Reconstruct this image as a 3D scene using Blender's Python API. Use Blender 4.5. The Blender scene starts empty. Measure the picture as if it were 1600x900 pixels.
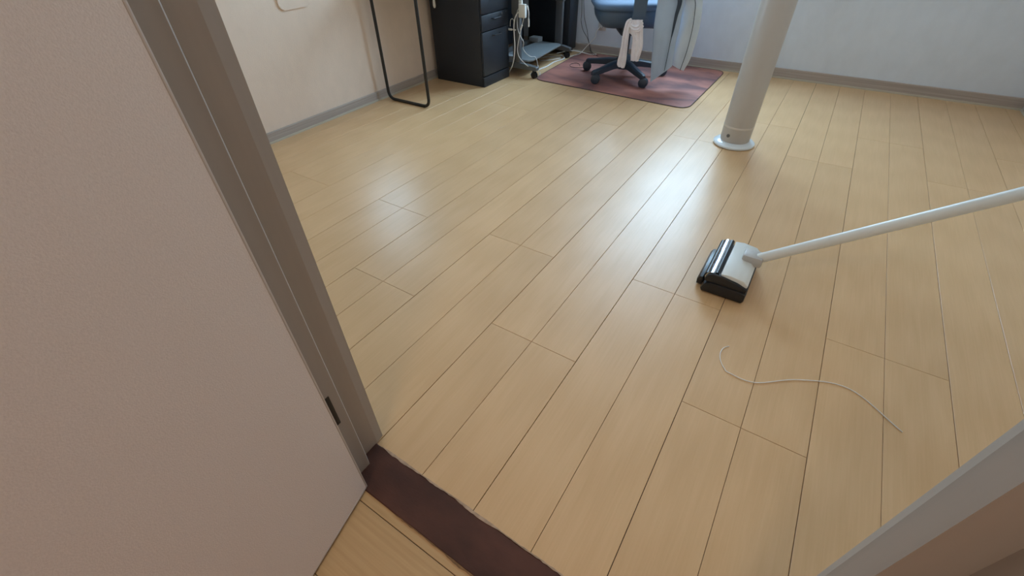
import bpy, bmesh, math, random
from mathutils import Vector, Matrix
random.seed(7)
SC = bpy.context.scene
COL = SC.collection

# ------------------------------------------------------------------ camera
cam_data = bpy.data.cameras.new('camera')
cam = bpy.data.objects.new('camera', cam_data)
COL.objects.link(cam)
SC.camera = cam
cam_data.sensor_fit = 'HORIZONTAL'
cam_data.sensor_width = 36.0
cam_data.lens = 36.0 * 689.203 / 1600.0
cam_data.clip_start = 0.02
YAW, PITCH, ROLL = -0.590643831, -0.71258921, -0.020392952
fw = Vector((math.sin(YAW) * math.cos(PITCH), math.cos(YAW) * math.cos(PITCH), math.sin(PITCH)))
rt = Vector((math.cos(YAW), -math.sin(YAW), 0.0))
up = rt.cross(fw)
r2 = rt * math.cos(ROLL) + up * math.sin(ROLL)
u2 = -rt * math.sin(ROLL) + up * math.cos(ROLL)
m = Matrix((r2, u2, -fw)).transposed().to_4x4()
m.translation = Vector((0.618162, -0.713970, 1.018513))
cam.matrix_world = m

# ------------------------------------------------------------------ sky, window portals, exposure
world = bpy.data.worlds.new('overcast_sky')
SC.world = world
world.use_nodes = True
bg = world.node_tree.nodes['Background']
bg.inputs['Color'].default_value = (0.51, 0.765, 1.0, 1)
bg.inputs['Strength'].default_value = 20.0
SC.view_settings.view_transform = 'Standard'
SC.view_settings.look = 'None'
SC.view_settings.gamma = 1.0
SC.view_settings.use_curve_mapping = False
SC.view_settings.exposure = 0.0
SC.cycles.use_denoising = True
SC.cycles.max_bounces = 10
SC.cycles.diffuse_bounces = 6

def portal(name, loc, rot, sx, sy):
    l = bpy.data.lights.new(name, 'AREA')
    l.shape = 'RECTANGLE'; l.size = sx; l.size_y = sy
    l.cycles.is_portal = True
    o = bpy.data.objects.new(name, l); COL.objects.link(o)
    o.location = loc; o.rotation_euler = rot
    return o

# window openings: (wall coordinate range, z range)
WIN_BACK = (-1.15, 0.17, 0.82, 2.15)
WIN_LEFT = (1.20, 1.74, 0.72, 1.14)
YB, XR, YF, ZC = 3.40, 1.75, -0.41, 2.42
portal('back_window_portal', ((WIN_BACK[0]+WIN_BACK[1])/2, YB+0.13, (WIN_BACK[2]+WIN_BACK[3])/2), (-math.pi/2, 0, 0), WIN_BACK[1]-WIN_BACK[0], WIN_BACK[3]-WIN_BACK[2])
portal('left_window_portal', (-2.07, (WIN_LEFT[0]+WIN_LEFT[1])/2, (WIN_LEFT[2]+WIN_LEFT[3])/2), (0, -math.pi/2, 0), WIN_LEFT[3]-WIN_LEFT[2], WIN_LEFT[1]-WIN_LEFT[0])

# ------------------------------------------------------------------ materials
def base_mat(name, color, rough=0.5, metal=0.0, var=0.0, vscale=8.0, bump=0.0, bscale=60.0, stretch=(1, 1, 1), spec=0.5):
    mt = bpy.data.materials.new(name); mt.use_nodes = True
    nt = mt.node_tree; b = nt.nodes['Principled BSDF']
    b.inputs['Base Color'].default_value = (*color, 1)
    b.inputs['Roughness'].default_value = rough
    b.inputs['Metallic'].default_value = metal
    b.inputs['Specular IOR Level'].default_value = spec
    tc = nt.nodes.new('ShaderNodeTexCoord'); mp = nt.nodes.new('ShaderNodeMapping')
    mp.inputs['Scale'].default_value = stretch
    nt.links.new(tc.outputs['Object'], mp.inputs['Vector'])
    if var > 0:
        n = nt.nodes.new('ShaderNodeTexNoise'); n.inputs['Scale'].default_value = vscale; n.inputs['Detail'].default_value = 6
        nt.links.new(mp.outputs[0], n.inputs['Vector'])
        r = nt.nodes.new('ShaderNodeValToRGB')
        r.color_ramp.elements[0].position = 0.3; r.color_ramp.elements[1].position = 0.7
        r.color_ramp.elements[0].color = (*[c * (1 - var) for c in color], 1)
        r.color_ramp.elements[1].color = (*[min(1, c * (1 + var)) for c in color], 1)
        nt.links.new(n.outputs['Fac'], r.inputs[0]); nt.links.new(r.outputs[0], b.inputs['Base Color'])
    if bump > 0:
        n2 = nt.nodes.new('ShaderNodeTexNoise'); n2.inputs['Scale'].default_value = bscale; n2.inputs['Detail'].default_value = 3
        nt.links.new(mp.outputs[0], n2.inputs['Vector'])
        bp = nt.nodes.new('ShaderNodeBump'); bp.inputs['Strength'].default_value = bump; bp.inputs['Distance'].default_value = 0.002
        nt.links.new(n2.outputs['Fac'], bp.inputs['Height']); nt.links.new(bp.outputs[0], b.inputs['Normal'])
    return mt

def wood_mat(name, c_lo, c_hi, along='y', rough=0.3, grain=1.0, tint=0.06, figure=0.14):
    mt = bpy.data.materials.new(name); mt.use_nodes = True
    nt = mt.node_tree; b = nt.nodes['Principled BSDF']; L = nt.links.new
    tc = nt.nodes.new('ShaderNodeTexCoord'); oi = nt.nodes.new('ShaderNodeObjectInfo')
    geo = nt.nodes.new('ShaderNodeNewGeometry')
    off = nt.nodes.new('ShaderNodeVectorMath'); off.operation = 'SCALE'; off.inputs[0].default_value = (13.1, 7.7, 3.3)
    L(oi.outputs['Random'], off.inputs['Scale'])
    add = nt.nodes.new('ShaderNodeVectorMath'); L(geo.outputs['Position'], add.inputs[0]); L(off.outputs[0], add.inputs[1])
    def noise(sc, scale, detail, dist=0.0):
        mp = nt.nodes.new('ShaderNodeMapping'); mp.inputs['Scale'].default_value = sc if along == 'y' else (sc[1], sc[0], sc[2])
        L(add.outputs[0], mp.inputs['Vector'])
        n = nt.nodes.new('ShaderNodeTexNoise'); n.inputs['Scale'].default_value = scale; n.inputs['Detail'].default_value = detail
        n.inputs['Distortion'].default_value = dist
        L(mp.outputs[0], n.inputs['Vector']); return n
    fine = noise((1, 0.03, 1), 260, 3)
    mid = noise((1, 0.07, 1), 26, 4, 1.2)
    # cathedral figure: rings cut by the board
    mpw = nt.nodes.new('ShaderNodeMapping'); mpw.inputs['Scale'].default_value = (9, 0.55, 1) if along == 'y' else (0.55, 9, 1)
    L(add.outputs[0], mpw.inputs['Vector'])
    wv = nt.nodes.new('ShaderNodeTexWave'); wv.wave_type = 'RINGS'; wv.inputs['Scale'].default_value = 2.2
    wv.inputs['Distortion'].default_value = 4.0; wv.inputs['Detail'].default_value = 2; wv.inputs['Detail Scale'].default_value = 0.8
    L(mpw.outputs[0], wv.inputs['Vector'])
    def mathn(op, a, bb):
        n = nt.nodes.new('ShaderNodeMath'); n.operation = op
        for i, v in enumerate((a, bb)):
            if isinstance(v, (int, float)): n.inputs[i].default_value = v
            else: L(v, n.inputs[i])
        return n.outputs[0]
    f = mathn('ADD', mathn('MULTIPLY', fine.outputs['Fac'], 0.36), mathn('MULTIPLY', mid.outputs['Fac'], 0.39))
    f = mathn('ADD', f, mathn('MULTIPLY', wv.outputs['Fac'], figure)); f = mathn('ADD', f, (0.25 - figure) * 0.5)
    r = nt.nodes.new('ShaderNodeValToRGB')
    r.color_ramp.elements[0].position = 0.5 - 0.32 / grain; r.color_ramp.elements[1].position = 0.5 + 0.32 / grain
    r.color_ramp.elements[0].color = (*c_lo, 1); r.color_ramp.elements[1].color = (*c_hi, 1)
    L(f, r.inputs[0])
    hs = nt.nodes.new('ShaderNodeHueSaturation')
    L(r.outputs[0], hs.inputs['Color'])
    v = mathn('ADD', mathn('MULTIPLY', oi.outputs['Random'], tint * 2), 1 - tint); L(v, hs.inputs['Value'])
    L(hs.outputs[0], b.inputs['Base Color'])
    b.inputs['Roughness'].default_value = rough
    bp = nt.nodes.new('ShaderNodeBump'); bp.inputs['Strength'].default_value = 0.05; bp.inputs['Distance'].default_value = 0.001
    L(fine.outputs['Fac'], bp.inputs['Height']); L(bp.outputs[0], b.inputs['Normal'])
    return mt

M = {}
M['plank'] = wood_mat('light_maple', (0.60, 0.372, 0.182), (0.73, 0.478, 0.262), 'y', 0.36, 1.0, 0.03)
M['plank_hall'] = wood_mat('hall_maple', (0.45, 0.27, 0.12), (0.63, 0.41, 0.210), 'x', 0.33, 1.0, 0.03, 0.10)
M['gap'] = base_mat('dark_joint', (0.05, 0.03, 0.018), 0.9)
M['threshold'] = base_mat('dark_brown_wood', (0.078, 0.029, 0.018), 0.6, spec=0.3, var=0.30, vscale=9, bump=0.15, bscale=150, stretch=(0.8, 1.6, 1))
M['worn'] = base_mat('bare_wood_edge', (0.42, 0.29, 0.20), 0.9, var=0.3, vscale=60)
M['worn_dark'] = base_mat('worn_brown_edge', (0.20, 0.10, 0.035), 0.7, var=0.4, vscale=80)
M['wall'] = base_mat('wallpaper', (0.79, 0.645, 0.535), 0.85, var=0.03, vscale=14, bump=0.5, bscale=220, stretch=(1, 1, 0.6), spec=0.2)
M['wall_haze_tint'] = base_mat('haze_tinted_wallpaper', (0.66, 0.71, 0.78), 0.85, var=0.03, vscale=14, bump=0.5, bscale=220, stretch=(1, 1, 0.6), spec=0.2)  # blue of the lens haze mixed into the back wall's paper colour
M['ceiling'] = base_mat('ceiling_paper', (0.80, 0.79, 0.76), 0.9, bump=0.2, bscale=120)
M['baseboard'] = base_mat('baseboard_greige', (0.40, 0.34, 0.30), 0.55, var=0.12, vscale=9, stretch=(0.25, 0.25, 14))
M['shoe'] = base_mat('pale_base_shoe', (0.50, 0.45, 0.36), 0.6)
M['frame'] = base_mat('greige_frame', (0.375, 0.325, 0.285), 0.5, var=0.05, vscale=4, stretch=(8, 8, 0.4))
M['door'] = base_mat('door_sheet', (0.73, 0.655, 0.62), 0.62, var=0.04, vscale=300, bump=0.25, bscale=500)
M['door_edge'] = base_mat('door_edge', (0.52, 0.46, 0.42), 0.55)
M['black_metal'] = base_mat('black_metal', (0.012, 0.012, 0.012), 0.42)
M['black_tube'] = base_mat('matt_black_tube', (0.013, 0.011, 0.009), 0.5)
M['cabinet'] = base_mat('black_cabinet_paint', (0.017, 0.021, 0.029), 0.48, var=0.1, vscale=3)
M['cabinet_front'] = base_mat('charcoal_drawer_front', (0.020, 0.026, 0.037), 0.42, var=0.1, vscale=3)
M['chrome'] = base_mat('chrome', (0.75, 0.76, 0.78), 0.18, 1.0)
M['steel_grey'] = base_mat('grey_painted_steel', (0.13, 0.135, 0.14), 0.45, 0.2)
M['shelf_grey'] = base_mat('pale_grey_shelf', (0.22, 0.24, 0.25), 0.45)
M['rubber'] = base_mat('black_caster', (0.010, 0.011, 0.013), 0.6)
M['white_plastic'] = base_mat('white_plastic', (0.80, 0.78, 0.72), 0.45)
M['white_cable'] = base_mat('white_cable', (0.80, 0.78, 0.75), 0.5)
M['dark_cable'] = base_mat('dark_cable', (0.03, 0.03, 0.035), 0.5)
M['chair_fabric'] = base_mat('haze_blue_fabric', (0.085, 0.135, 0.215), 0.75, bump=0.4, bscale=400)  # chair colour lifted and blued to carry the window glare
M['chair_shell'] = base_mat('haze_blue_shell', (0.062, 0.102, 0.160), 0.45)  # shell has the same glare blue painted in
M['chair_base'] = base_mat('haze_dark_plastic', (0.026, 0.042, 0.066), 0.45)  # base plastic blued for the glare as well
M['towel'] = base_mat('off_white_towel', (0.80, 0.76, 0.80), 0.95, var=0.05, vscale=30, bump=0.8, bscale=250)
M['trouser'] = base_mat('grey_trouser_haze_tint', (0.41, 0.51, 0.64), 0.7, var=0.05, vscale=10, bump=0.3, bscale=300)  # grey cloth with the haze's blue put into its colour
M['trouser_pale'] = base_mat('pale_trouser_haze_tint', (0.55, 0.63, 0.71), 0.7, var=0.05, vscale=10, bump=0.3, bscale=300)  # second leg, paler, with the same haze blue in the colour
M['piping_and_shade'] = base_mat('dark_piping_and_shade', (0.03, 0.045, 0.07), 0.7)
M['rim'] = base_mat('mat_rim', (0.085, 0.06, 0.06), 0.35)
M['outlet'] = base_mat('outlet_plate', (0.62, 0.59, 0.55), 0.5)
M['clear'] = base_mat('pale_clear_plastic', (0.72, 0.78, 0.82), 0.12)
M['fan_grey'] = base_mat('warm_grey_plastic', (0.50, 0.48, 0.46), 0.4)
M['vac_black'] = base_mat('vacuum_black', (0.008, 0.009, 0.013), 0.35)
M['vac_chrome'] = base_mat('vacuum_chrome', (0.55, 0.57, 0.62), 0.12, 1.0)
M['vac_white'] = base_mat('vacuum_white', (0.74, 0.76, 0.74), 0.3)
M['vac_white_dull'] = base_mat('light_grey_bracket', (0.36, 0.37, 0.38), 0.5)
M['lamp_shade'] = base_mat('white_lamp', (0.8, 0.8, 0.78), 0.5)

def mat_carpet():
    mt = bpy.data.materials.new('rust_red_mat'); mt.use_nodes = True
    nt = mt.node_tree; b = nt.nodes['Principled BSDF']; L = nt.links.new
    tc = nt.nodes.new('ShaderNodeTexCoord')
    n = nt.nodes.new('ShaderNodeTexNoise'); n.inputs['Scale'].default_value = 3.2; n.inputs['Detail'].default_value = 5; n.inputs['Distortion'].default_value = 0.6
    mp = nt.nodes.new('ShaderNodeMapping'); mp.inputs['Scale'].default_value = (1.0, 1.8, 1); mp.inputs['Location'].default_value = (3.1, 0.4, 0)
    L(tc.outputs['Object'], mp.inputs[0]); L(mp.outputs[0], n.inputs['Vector'])
    r = nt.nodes.new('ShaderNodeValToRGB')
    e = r.color_ramp.elements
    e[0].position = 0.36; e[0].color = (0.17, 0.075, 0.075, 1)
    e[1].position = 0.66; e[1].color = (0.48, 0.195, 0.15, 1)
    L(n.outputs['Fac'], r.inputs[0]); L(r.outputs[0], b.inputs['Base Color'])
    b.inputs['Roughness'].default_value = 0.55
    n2 = nt.nodes.new('ShaderNodeTexNoise'); n2.inputs['Scale'].default_value = 180
    L(tc.outputs['Object'], n2.inputs['Vector'])
    bp = nt.nodes.new('ShaderNodeBump'); bp.inputs['Strength'].default_value = 0.25; bp.inputs['Distance'].default_value = 0.002
    L(n2.outputs['Fac'], bp.inputs['Height']); L(bp.outputs[0], b.inputs['Normal'])
    return mt
M['carpet'] = mat_carpet()

def mat_pane():
    mt = bpy.data.materials.new('window_glass'); mt.use_nodes = True
    nt = mt.node_tree; nt.nodes.clear()
    o = nt.nodes.new('ShaderNodeOutputMaterial'); mx = nt.nodes.new('ShaderNodeMixShader')
    t = nt.nodes.new('ShaderNodeBsdfTransparent'); g = nt.nodes.new('ShaderNodeBsdfGlossy'); g.inputs['Roughness'].default_value = 0.02
    mx.inputs[0].default_value = 0.07
    nt.links.new(t.outputs[0], mx.inputs[1]); nt.links.new(g.outputs[0], mx.inputs[2]); nt.links.new(mx.outputs[0], o.inputs[0])
    return mt
M['pane'] = mat_pane()

# ------------------------------------------------------------------ mesh helpers
def finish(bm, name, mat, parent=None, smooth=False):
    bmesh.ops.recalc_face_normals(bm, faces=bm.faces)
    me = bpy.data.meshes.new(name); bm.to_mesh(me); bm.free()
    if smooth:
        for p in me.polygons: p.use_smooth = True
        me.set_sharp_from_angle(angle=math.radians(smooth if smooth is not True else 40))
    me.materials.append(M[mat] if isinstance(mat, str) else mat)
    o = bpy.data.objects.new(name, me); COL.objects.link(o)
    if parent is not None: o.parent = parent
    return o

def tag(o, label, cat, group=None, kind=None):
    o['label'] = label; o['category'] = cat
    if group: o['group'] = group
    if kind: o['kind'] = kind
    return o

def empty(name, loc=(0, 0, 0), rz=0.0):
    o = bpy.data.objects.new(name, None); COL.objects.link(o)
    o.location = loc; o.rotation_euler = (0, 0, rz); o.empty_display_size = 0.05
    return o

def box_into(bm, x0, x1, y0, y1, z0, z1, bevel=0.0, seg=1):
    vs = [bm.verts.new((x, y, z)) for z in (z0, z1) for y in (y0, y1) for x in (x0, x1)]
    fs = [bm.faces.new([vs[i] for i in f]) for f in ((0, 2, 3, 1), (4, 5, 7, 6), (0, 1, 5, 4), (2, 6, 7, 3), (0, 4, 6, 2), (1, 3, 7, 5))]
    if bevel > 0:
        es = list({e for f in fs for e in f.edges})
        bmesh.ops.bevel(bm, geom=es, offset=bevel, segments=seg, profile=0.5, affect='EDGES')

def box(name, x0, x1, y0, y1, z0, z1, mat, parent=None, bevel=0.0, seg=2, smooth=True):
    bm = bmesh.new(); box_into(bm, x0, x1, y0, y1, z0, z1, bevel, seg)
    return finish(bm, name, mat, parent, smooth if bevel > 0 else False)

def boxes(name, L, mat, parent=None, bevel=0.0):
    bm = bmesh.new()
    for b in L: box_into(bm, *b, bevel=bevel)
    return finish(bm, name, mat, parent)

def prism(name, poly, z0, z1, mat, parent=None, bevel=0.0, axis='z', smooth=False, seg=2):
    """polygon (a,b) extruded along axis"""
    bm = bmesh.new()
    def mk(a, b, c):
        return {'z': (a, b, c), 'y': (a, c, b), 'x': (c, a, b)}[axis]
    lo = [bm.verts.new(mk(a, b, z0)) for a, b in poly]; hi = [bm.verts.new(mk(a, b, z1)) for a, b in poly]
    n = len(poly)
    caps = [bm.faces.new(lo[::-1]), bm.faces.new(hi)]
    for i in range(n): bm.faces.new((lo[i], lo[(i+1) % n], hi[(i+1) % n], hi[i]))
    if bevel > 0:
        es = list({e for f in caps for e in f.edges})
        bmesh.ops.bevel(bm, geom=es, offset=bevel, segments=seg, profile=0.5, affect='EDGES')
    return finish(bm, name, mat, parent, smooth)

def spline(pts, n=8):
    P = [Vector(p) for p in pts]
    if len(P) < 3: return P
    out = []
    for i in range(len(P) - 1):
        p0 = P[i-1] if i else P[0] * 2 - P[1]; p1, p2 = P[i], P[i+1]
        p3 = P[i+2] if i + 2 < len(P) else P[-1] * 2 - P[-2]
        for k in range(n):
            t = k / n
            out.append(0.5 * ((2*p1) + (p2-p0)*t + (2*p0-5*p1+4*p2-p3)*t*t + (3*p1-p0-3*p2+p3)*t**3))
    out.append(P[-1]); return out

def tube_into(bm, pts, r, seg=8):
    P = [Vector(p) for p in pts]
    rad = r if isinstance(r, (list, tuple)) else [r] * len(P)
    T = []
    for i in range(len(P)):
        d = (P[min(i+1, len(P)-1)] - P[max(i-1, 0)])
        T.append(d.normalized() if d.length > 1e-9 else Vector((0, 0, 1)))
    nrm = T[0].orthogonal().normalized(); rings = []
    for i, p in enumerate(P):
        nrm = (nrm - T[i] * nrm.dot(T[i])).normalized(); bn = T[i].cross(nrm)
        rings.append([bm.verts.new(p + (nrm * math.cos(2*math.pi*k/seg) + bn * math.sin(2*math.pi*k/seg)) * rad[i]) for k in range(seg)])
    for a, b in zip(rings[:-1], rings[1:]):
        for k in range(seg): bm.faces.new((a[k], a[(k+1) % seg], b[(k+1) % seg], b[k]))
    bm.faces.new(rings[0][::-1]); bm.faces.new(rings[-1])

def tube(name, pts, r, mat, parent=None, seg=8, n=8, smooth_path=True):
    bm = bmesh.new(); tube_into(bm, spline(pts, n) if smooth_path else pts, r, seg)
    return finish(bm, name, mat, parent, 50)

def round_path(pts, rad, n=6):
    """polyline with rounded corners"""
    P = [Vector(p) for p in pts]; out = [P[0]]
    for i in range(1, len(P) - 1):
        a = (P[i-1] - P[i]).normalized(); b = (P[i+1] - P[i]).normalized()
        s = P[i] + a * rad; e = P[i] + b * rad
        for k in range(n + 1):
            t = k / n; out.append(s * (1-t)**2 + P[i] * 2*t*(1-t) + e * t*t)
    out.append(P[-1]); return out

def lathe(name, prof, mat, parent=None, seg=32, center=(0, 0), smooth=40):
    bm = bmesh.new(); rings = []
    for r, z in prof:
        rings.append([bm.verts.new((center[0] + r * math.cos(2*math.pi*k/seg), center[1] + r * math.sin(2*math.pi*k/seg), z)) for k in range(seg)])
    for a, b in zip(rings[:-1], rings[1:]):
        for k in range(seg): bm.faces.new((a[k], a[(k+1) % seg], b[(k+1) % seg], b[k]))
    bm.faces.new(rings[0][::-1]); bm.faces.new(rings[-1])
    return finish(bm, name, mat, parent, smooth)

def cyl(name, p0, p1, r, mat, parent=None, seg=20):
    bm = bmesh.new(); tube_into(bm, [p0, p1], r, seg); return finish(bm, name, mat, parent, 40)

def interp(L, t):
    """piecewise linear on list of (t, value...)"""
    if t <= L[0][0]: return L[0][1:]
    for a, b in zip(L[:-1], L[1:]):
        if t <= b[0]:
            k = (t - a[0]) / (b[0] - a[0]); return tuple(x + (y - x) * k for x, y in zip(a[1:], b[1:]))
    return L[-1][1:]

# ------------------------------------------------------------------ floor of the room: boards 303 x 1818 mm, each with a middle groove
W = 0.1515
def xl(y): return -1.893 - 0.0190 * (y + 0.41) - 0.0  # the left wall runs a touch out of square
floor = box('floor', -2.1, 1.9, -0.5165, 3.55, -0.03, -0.006, 'gap')
tag(floor, 'pale maple laminate plank floor of the room', 'floor', kind='structure')

def plank(name, x0, x1, y0, y1, mat, parent, c=0.0007, z=0.0):
    bm = bmesh.new(); d = 0.0055
    ring = lambda o, zz: [bm.verts.new(p) for p in ((x0+o, y0+o, zz), (x1-o, y0+o, zz), (x1-o, y1-o, zz), (x0+o, y1-o, zz))]
    a, b, t = ring(0, z-d), ring(0, z-c), ring(c, z)
    for lo, hi in ((a, b), (b, t)):
        for i in range(4): bm.faces.new((lo[i], lo[(i+1) % 4], hi[(i+1) % 4], hi[i]))
    bm.faces.new(t)
    return finish(bm, name, mat, parent)

JOINT = {-7: 0.40, -6: -0.03, -5: 0.43, -4: 0.010, -3: 0.4647, -2: 0.0485, -1: 0.5005, 0: 0.0850, 1: 0.5365, 2: 0.1173, 3: 0.58, 4: 0.15, 5: 0.62}
for row in range(-7, 6):
    for half in (0, 1):
        k = 2 * row + half
        x0 = k * W + (0.0008 if half == 0 else 0.00055); x1 = (k + 1) * W - (0.00055 if half == 0 else 0.0008)
        ys = [JOINT[row] + 1.818 * j for j in (-1, 0, 1, 2)]
        ends = [-0.434] + [y for y in ys if -0.37 < y < 3.36] + [3.395]
        for a, b in zip(ends[:-1], ends[1:]):
            plank('plank', max(x0, -1.99), min(x1, 1.745), a + (0.0005 if a > -0.4 else 0), b - 0.0005, 'plank', floor)

# hall floor: boards run across the doorway
hall = box('floor', -1.3, 1.9, -2.0, -0.517, -0.03, -0.006, 'gap')
tag(hall, 'honey coloured plank floor of the hall outside the doorway', 'floor', kind='structure')
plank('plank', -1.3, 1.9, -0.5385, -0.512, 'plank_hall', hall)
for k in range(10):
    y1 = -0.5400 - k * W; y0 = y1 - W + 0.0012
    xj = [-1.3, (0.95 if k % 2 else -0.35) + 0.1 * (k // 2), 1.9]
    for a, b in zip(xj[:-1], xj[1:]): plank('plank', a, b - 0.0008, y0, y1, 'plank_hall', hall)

# ------------------------------------------------------------------ threshold
sill = empty('trim_1', (0.4, -0.467, 0)); tag(sill, 'dark brown wooden threshold strip across the doorway', 'threshold', kind='structure')
bm = bmesh.new()
N = 90; xs = [-0.03 + 0.88 * i / N for i in range(N + 1)]
rnd = random.Random(3)
far = []; near = []
wob = 0.0; wob2 = 0.0
for i, x in enumerate(xs):
    wob = 0.7 * wob + rnd.uniform(-1, 1) * 0.0006 * (0.3 if x < 0.2 else 1.2)
    wob2 = 0.75 * wob2 + rnd.uniform(-1, 1) * 0.0012 * (0.1 if x < 0.14 else 1.0)
    far.append(-0.4175 - 0.009 * max(0, x) + wob); near.append(-0.5165 - 0.010 * max(0, x) + wob2 * 0.28)
rows = []
for i, x in enumerate(xs):
    rows.append([bm.verts.new(p) for p in ((x, near[i], -0.006), (x, near[i], 0.0012), (x, near[i] + 0.002, 0.0028), (x, far[i] - 0.0035, 0.0028), (x, far[i] - 0.001, 0.0008), (x, far[i], -0.006))])
for a, b in zip(rows[:-1], rows[1:]):
    for j in range(5): bm.faces.new((a[j], b[j], b[j+1], a[j+1]))
    bm.faces.new((a[5], b[5], b[0], a[0]))
bm.faces.new(rows[0]); bm.faces.new(rows[-1][::-1])
o = finish(bm, 'sill_board', 'threshold', sill); o.matrix_parent_inverse = Matrix.Translation((-0.4, 0.467, 0))
def ragged(name, x0, x1, ycurve, wmin, wmax, z, mat, seed):
    rr = random.Random(seed); bm = bmesh.new(); R = []; n = int((x1 - x0) / 0.008); w = wmin
    for i in range(n + 1):
        x = x0 + (x1 - x0) * i / n; y = interp(ycurve, x)[0]
        w = min(wmax, max(wmin, w + rr.uniform(-1, 1) * (wmax - wmin) * 0.45))
        if i in (0, n): w = 0.0002
        R.append([bm.verts.new(p) for p in ((x, y - w, -0.004), (x, y - w, z), (x, y + w * 0.35, z), (x, y + w * 0.35, -0.004))])
    for a, b in zip(R[:-1], R[1:]):
        for j in range(3): bm.faces.new((a[j], b[j], b[j+1], a[j+1]))
    bm.faces.new(R[0]); bm.faces.new(R[-1][::-1])
    o = finish(bm, name, mat, sill); o.matrix_parent_inverse = Matrix.Translation((-0.4, 0.467, 0)); return o
cf = list(zip(xs, far)); cn = list(zip(xs, near))
ragged('worn_edge', 0.02, 0.84, cf, 0.0012, 0.0052, 0.0036, 'worn', 5)
ragged('worn_edge', 0.16, 0.84, cn, 0.0008, 0.0045, 0.0022, 'worn_dark', 9)

# ------------------------------------------------------------------ walls, ceiling, windows
def wall_with_hole(name, axis, pos0, pos1, a0, a1, z0, z1, hole, label, mat='wall'):
    """slab between pos0..pos1 on 'axis', spanning a0..a1, with a rectangular hole (h0,h1,zb,zt)"""
    h0, h1, zb, zt = hole
    L = []
    for s0, s1, t0, t1 in ((a0, h0, z0, z1), (h1, a1, z0, z1), (h0, h1, z0, zb), (h0, h1, zt, z1)):
        if s1 - s0 > 1e-6 and t1 - t0 > 1e-6:
            L.append((pos0, pos1, s0, s1, t0, t1) if axis == 'x' else (s0, s1, pos0, pos1, t0, t1))
    o = boxes(name, L, mat); tag(o, label, 'wall', kind='structure'); return o

wl = wall_with_hole('wall_left', 'x', -0.14, 0.0, -0.2, 4.1, 0.0, ZC, (WIN_LEFT[0]+0.41, WIN_LEFT[1]+0.41, WIN_LEFT[2], WIN_LEFT[3]), 'beige papered wall on the left behind the black tube frame')
wl.location = (-1.905, -0.41, 0.0); wl.rotation_euler = (0, 0, math.atan(0.0190))
wall_with_hole('wall_back', 'y', YB, YB + 0.14, -2.12, XR + 0.14, 0.0, ZC, WIN_BACK, 'papered wall behind the office chair, tinted blue-grey for lens haze', 'wall_haze_tint')
tag(box('wall_right', XR, XR + 0.14, YF, YB, 0.0, ZC, 'wall'), 'pale papered wall on the right of the room', 'wall', kind='structure')
DX1 = 0.80
wall_with_hole('wall_front', 'y', -0.515, YF, -2.12, XR + 0.14, 0.0, ZC, (-0.03, DX1 + 0.03, -0.001, 2.03), 'papered wall around the doorway')
tag(box('ceiling', -2.12, XR + 0.14, -0.515, YB + 0.14, ZC, ZC + 0.06, 'ceiling'), 'white ceiling of the room', 'ceiling', kind='structure')
# hall shell
tag(box('wall_hall_back', -1.44, 2.04, -2.14, -2.0, 0, ZC, 'wall'), 'papered wall at the back of the hall', 'wall', kind='structure')
tag(box('wall_hall_left', -1.44, -1.3, -2.0, -0.515, 0, ZC, 'wall'), 'papered wall at the left end of the hall', 'wall', kind='structure')
tag(box('wall_hall_right', 1.9, 2.04, -2.0, -0.515, 0, ZC, 'wall'), 'papered wall at the right end of the hall', 'wall', kind='structure')
tag(box('ceiling', -1.44, 2.04, -2.14, -0.515, ZC, ZC + 0.06, 'ceiling'), 'white ceiling of the hall', 'ceiling', kind='structure')

def baseboard(name, pts_a, pts_b, h, label, t=0.009, side=1):
    """board along a->b in plan, thickness to the left normal * side, with shoe"""
    a = Vector((*pts_a, 0)); b = Vector((*pts_b, 0)); d = (b - a).normalized(); n = Vector((-d.y, d.x, 0)) * side
    def strip(nm, t, z0, z1, mat, par, bev):
        bm = bmesh.new()
        P = [(0, z0), (t, z0), (t, z1 - bev), (t - bev, z1), (0, z1)]
        lo = [bm.verts.new(a + n * x + Vector((0, 0, z))) for x, z in P]; hi = [bm.verts.new(b + n * x + Vector((0, 0, z))) for x, z in P]
        bm.faces.new(lo); bm.faces.new(hi[::-1])
        for i in range(len(P)): bm.faces.new((lo[i], hi[i], hi[(i+1) % len(P)], lo[(i+1) % len(P)]))
        return finish(bm, nm, mat, par)
    o = strip(name, t, 0.0, h, 'baseboard', None, 0.003)
    strip('base_shoe', t + 0.003, 0.0, 0.012, 'shoe', o, 0.002)
    tag(o, label, 'baseboard', kind='structure'); return o
baseboard('baseboard_left', (-1.905, -0.40), (-1.905 - 0.0190 * 3.8, 3.40), 0.060, 'greige baseboard along the left wall', 0.009, -1)
baseboard('baseboard_back', (-1.96, YB), (XR, YB), 0.070, 'greige baseboard along the back wall behind the chair', 0.010, -1)
baseboard('baseboard_right', (XR, YF), (XR, YB), 0.065, 'greige baseboard along the right wall', 0.009, 1)

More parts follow.
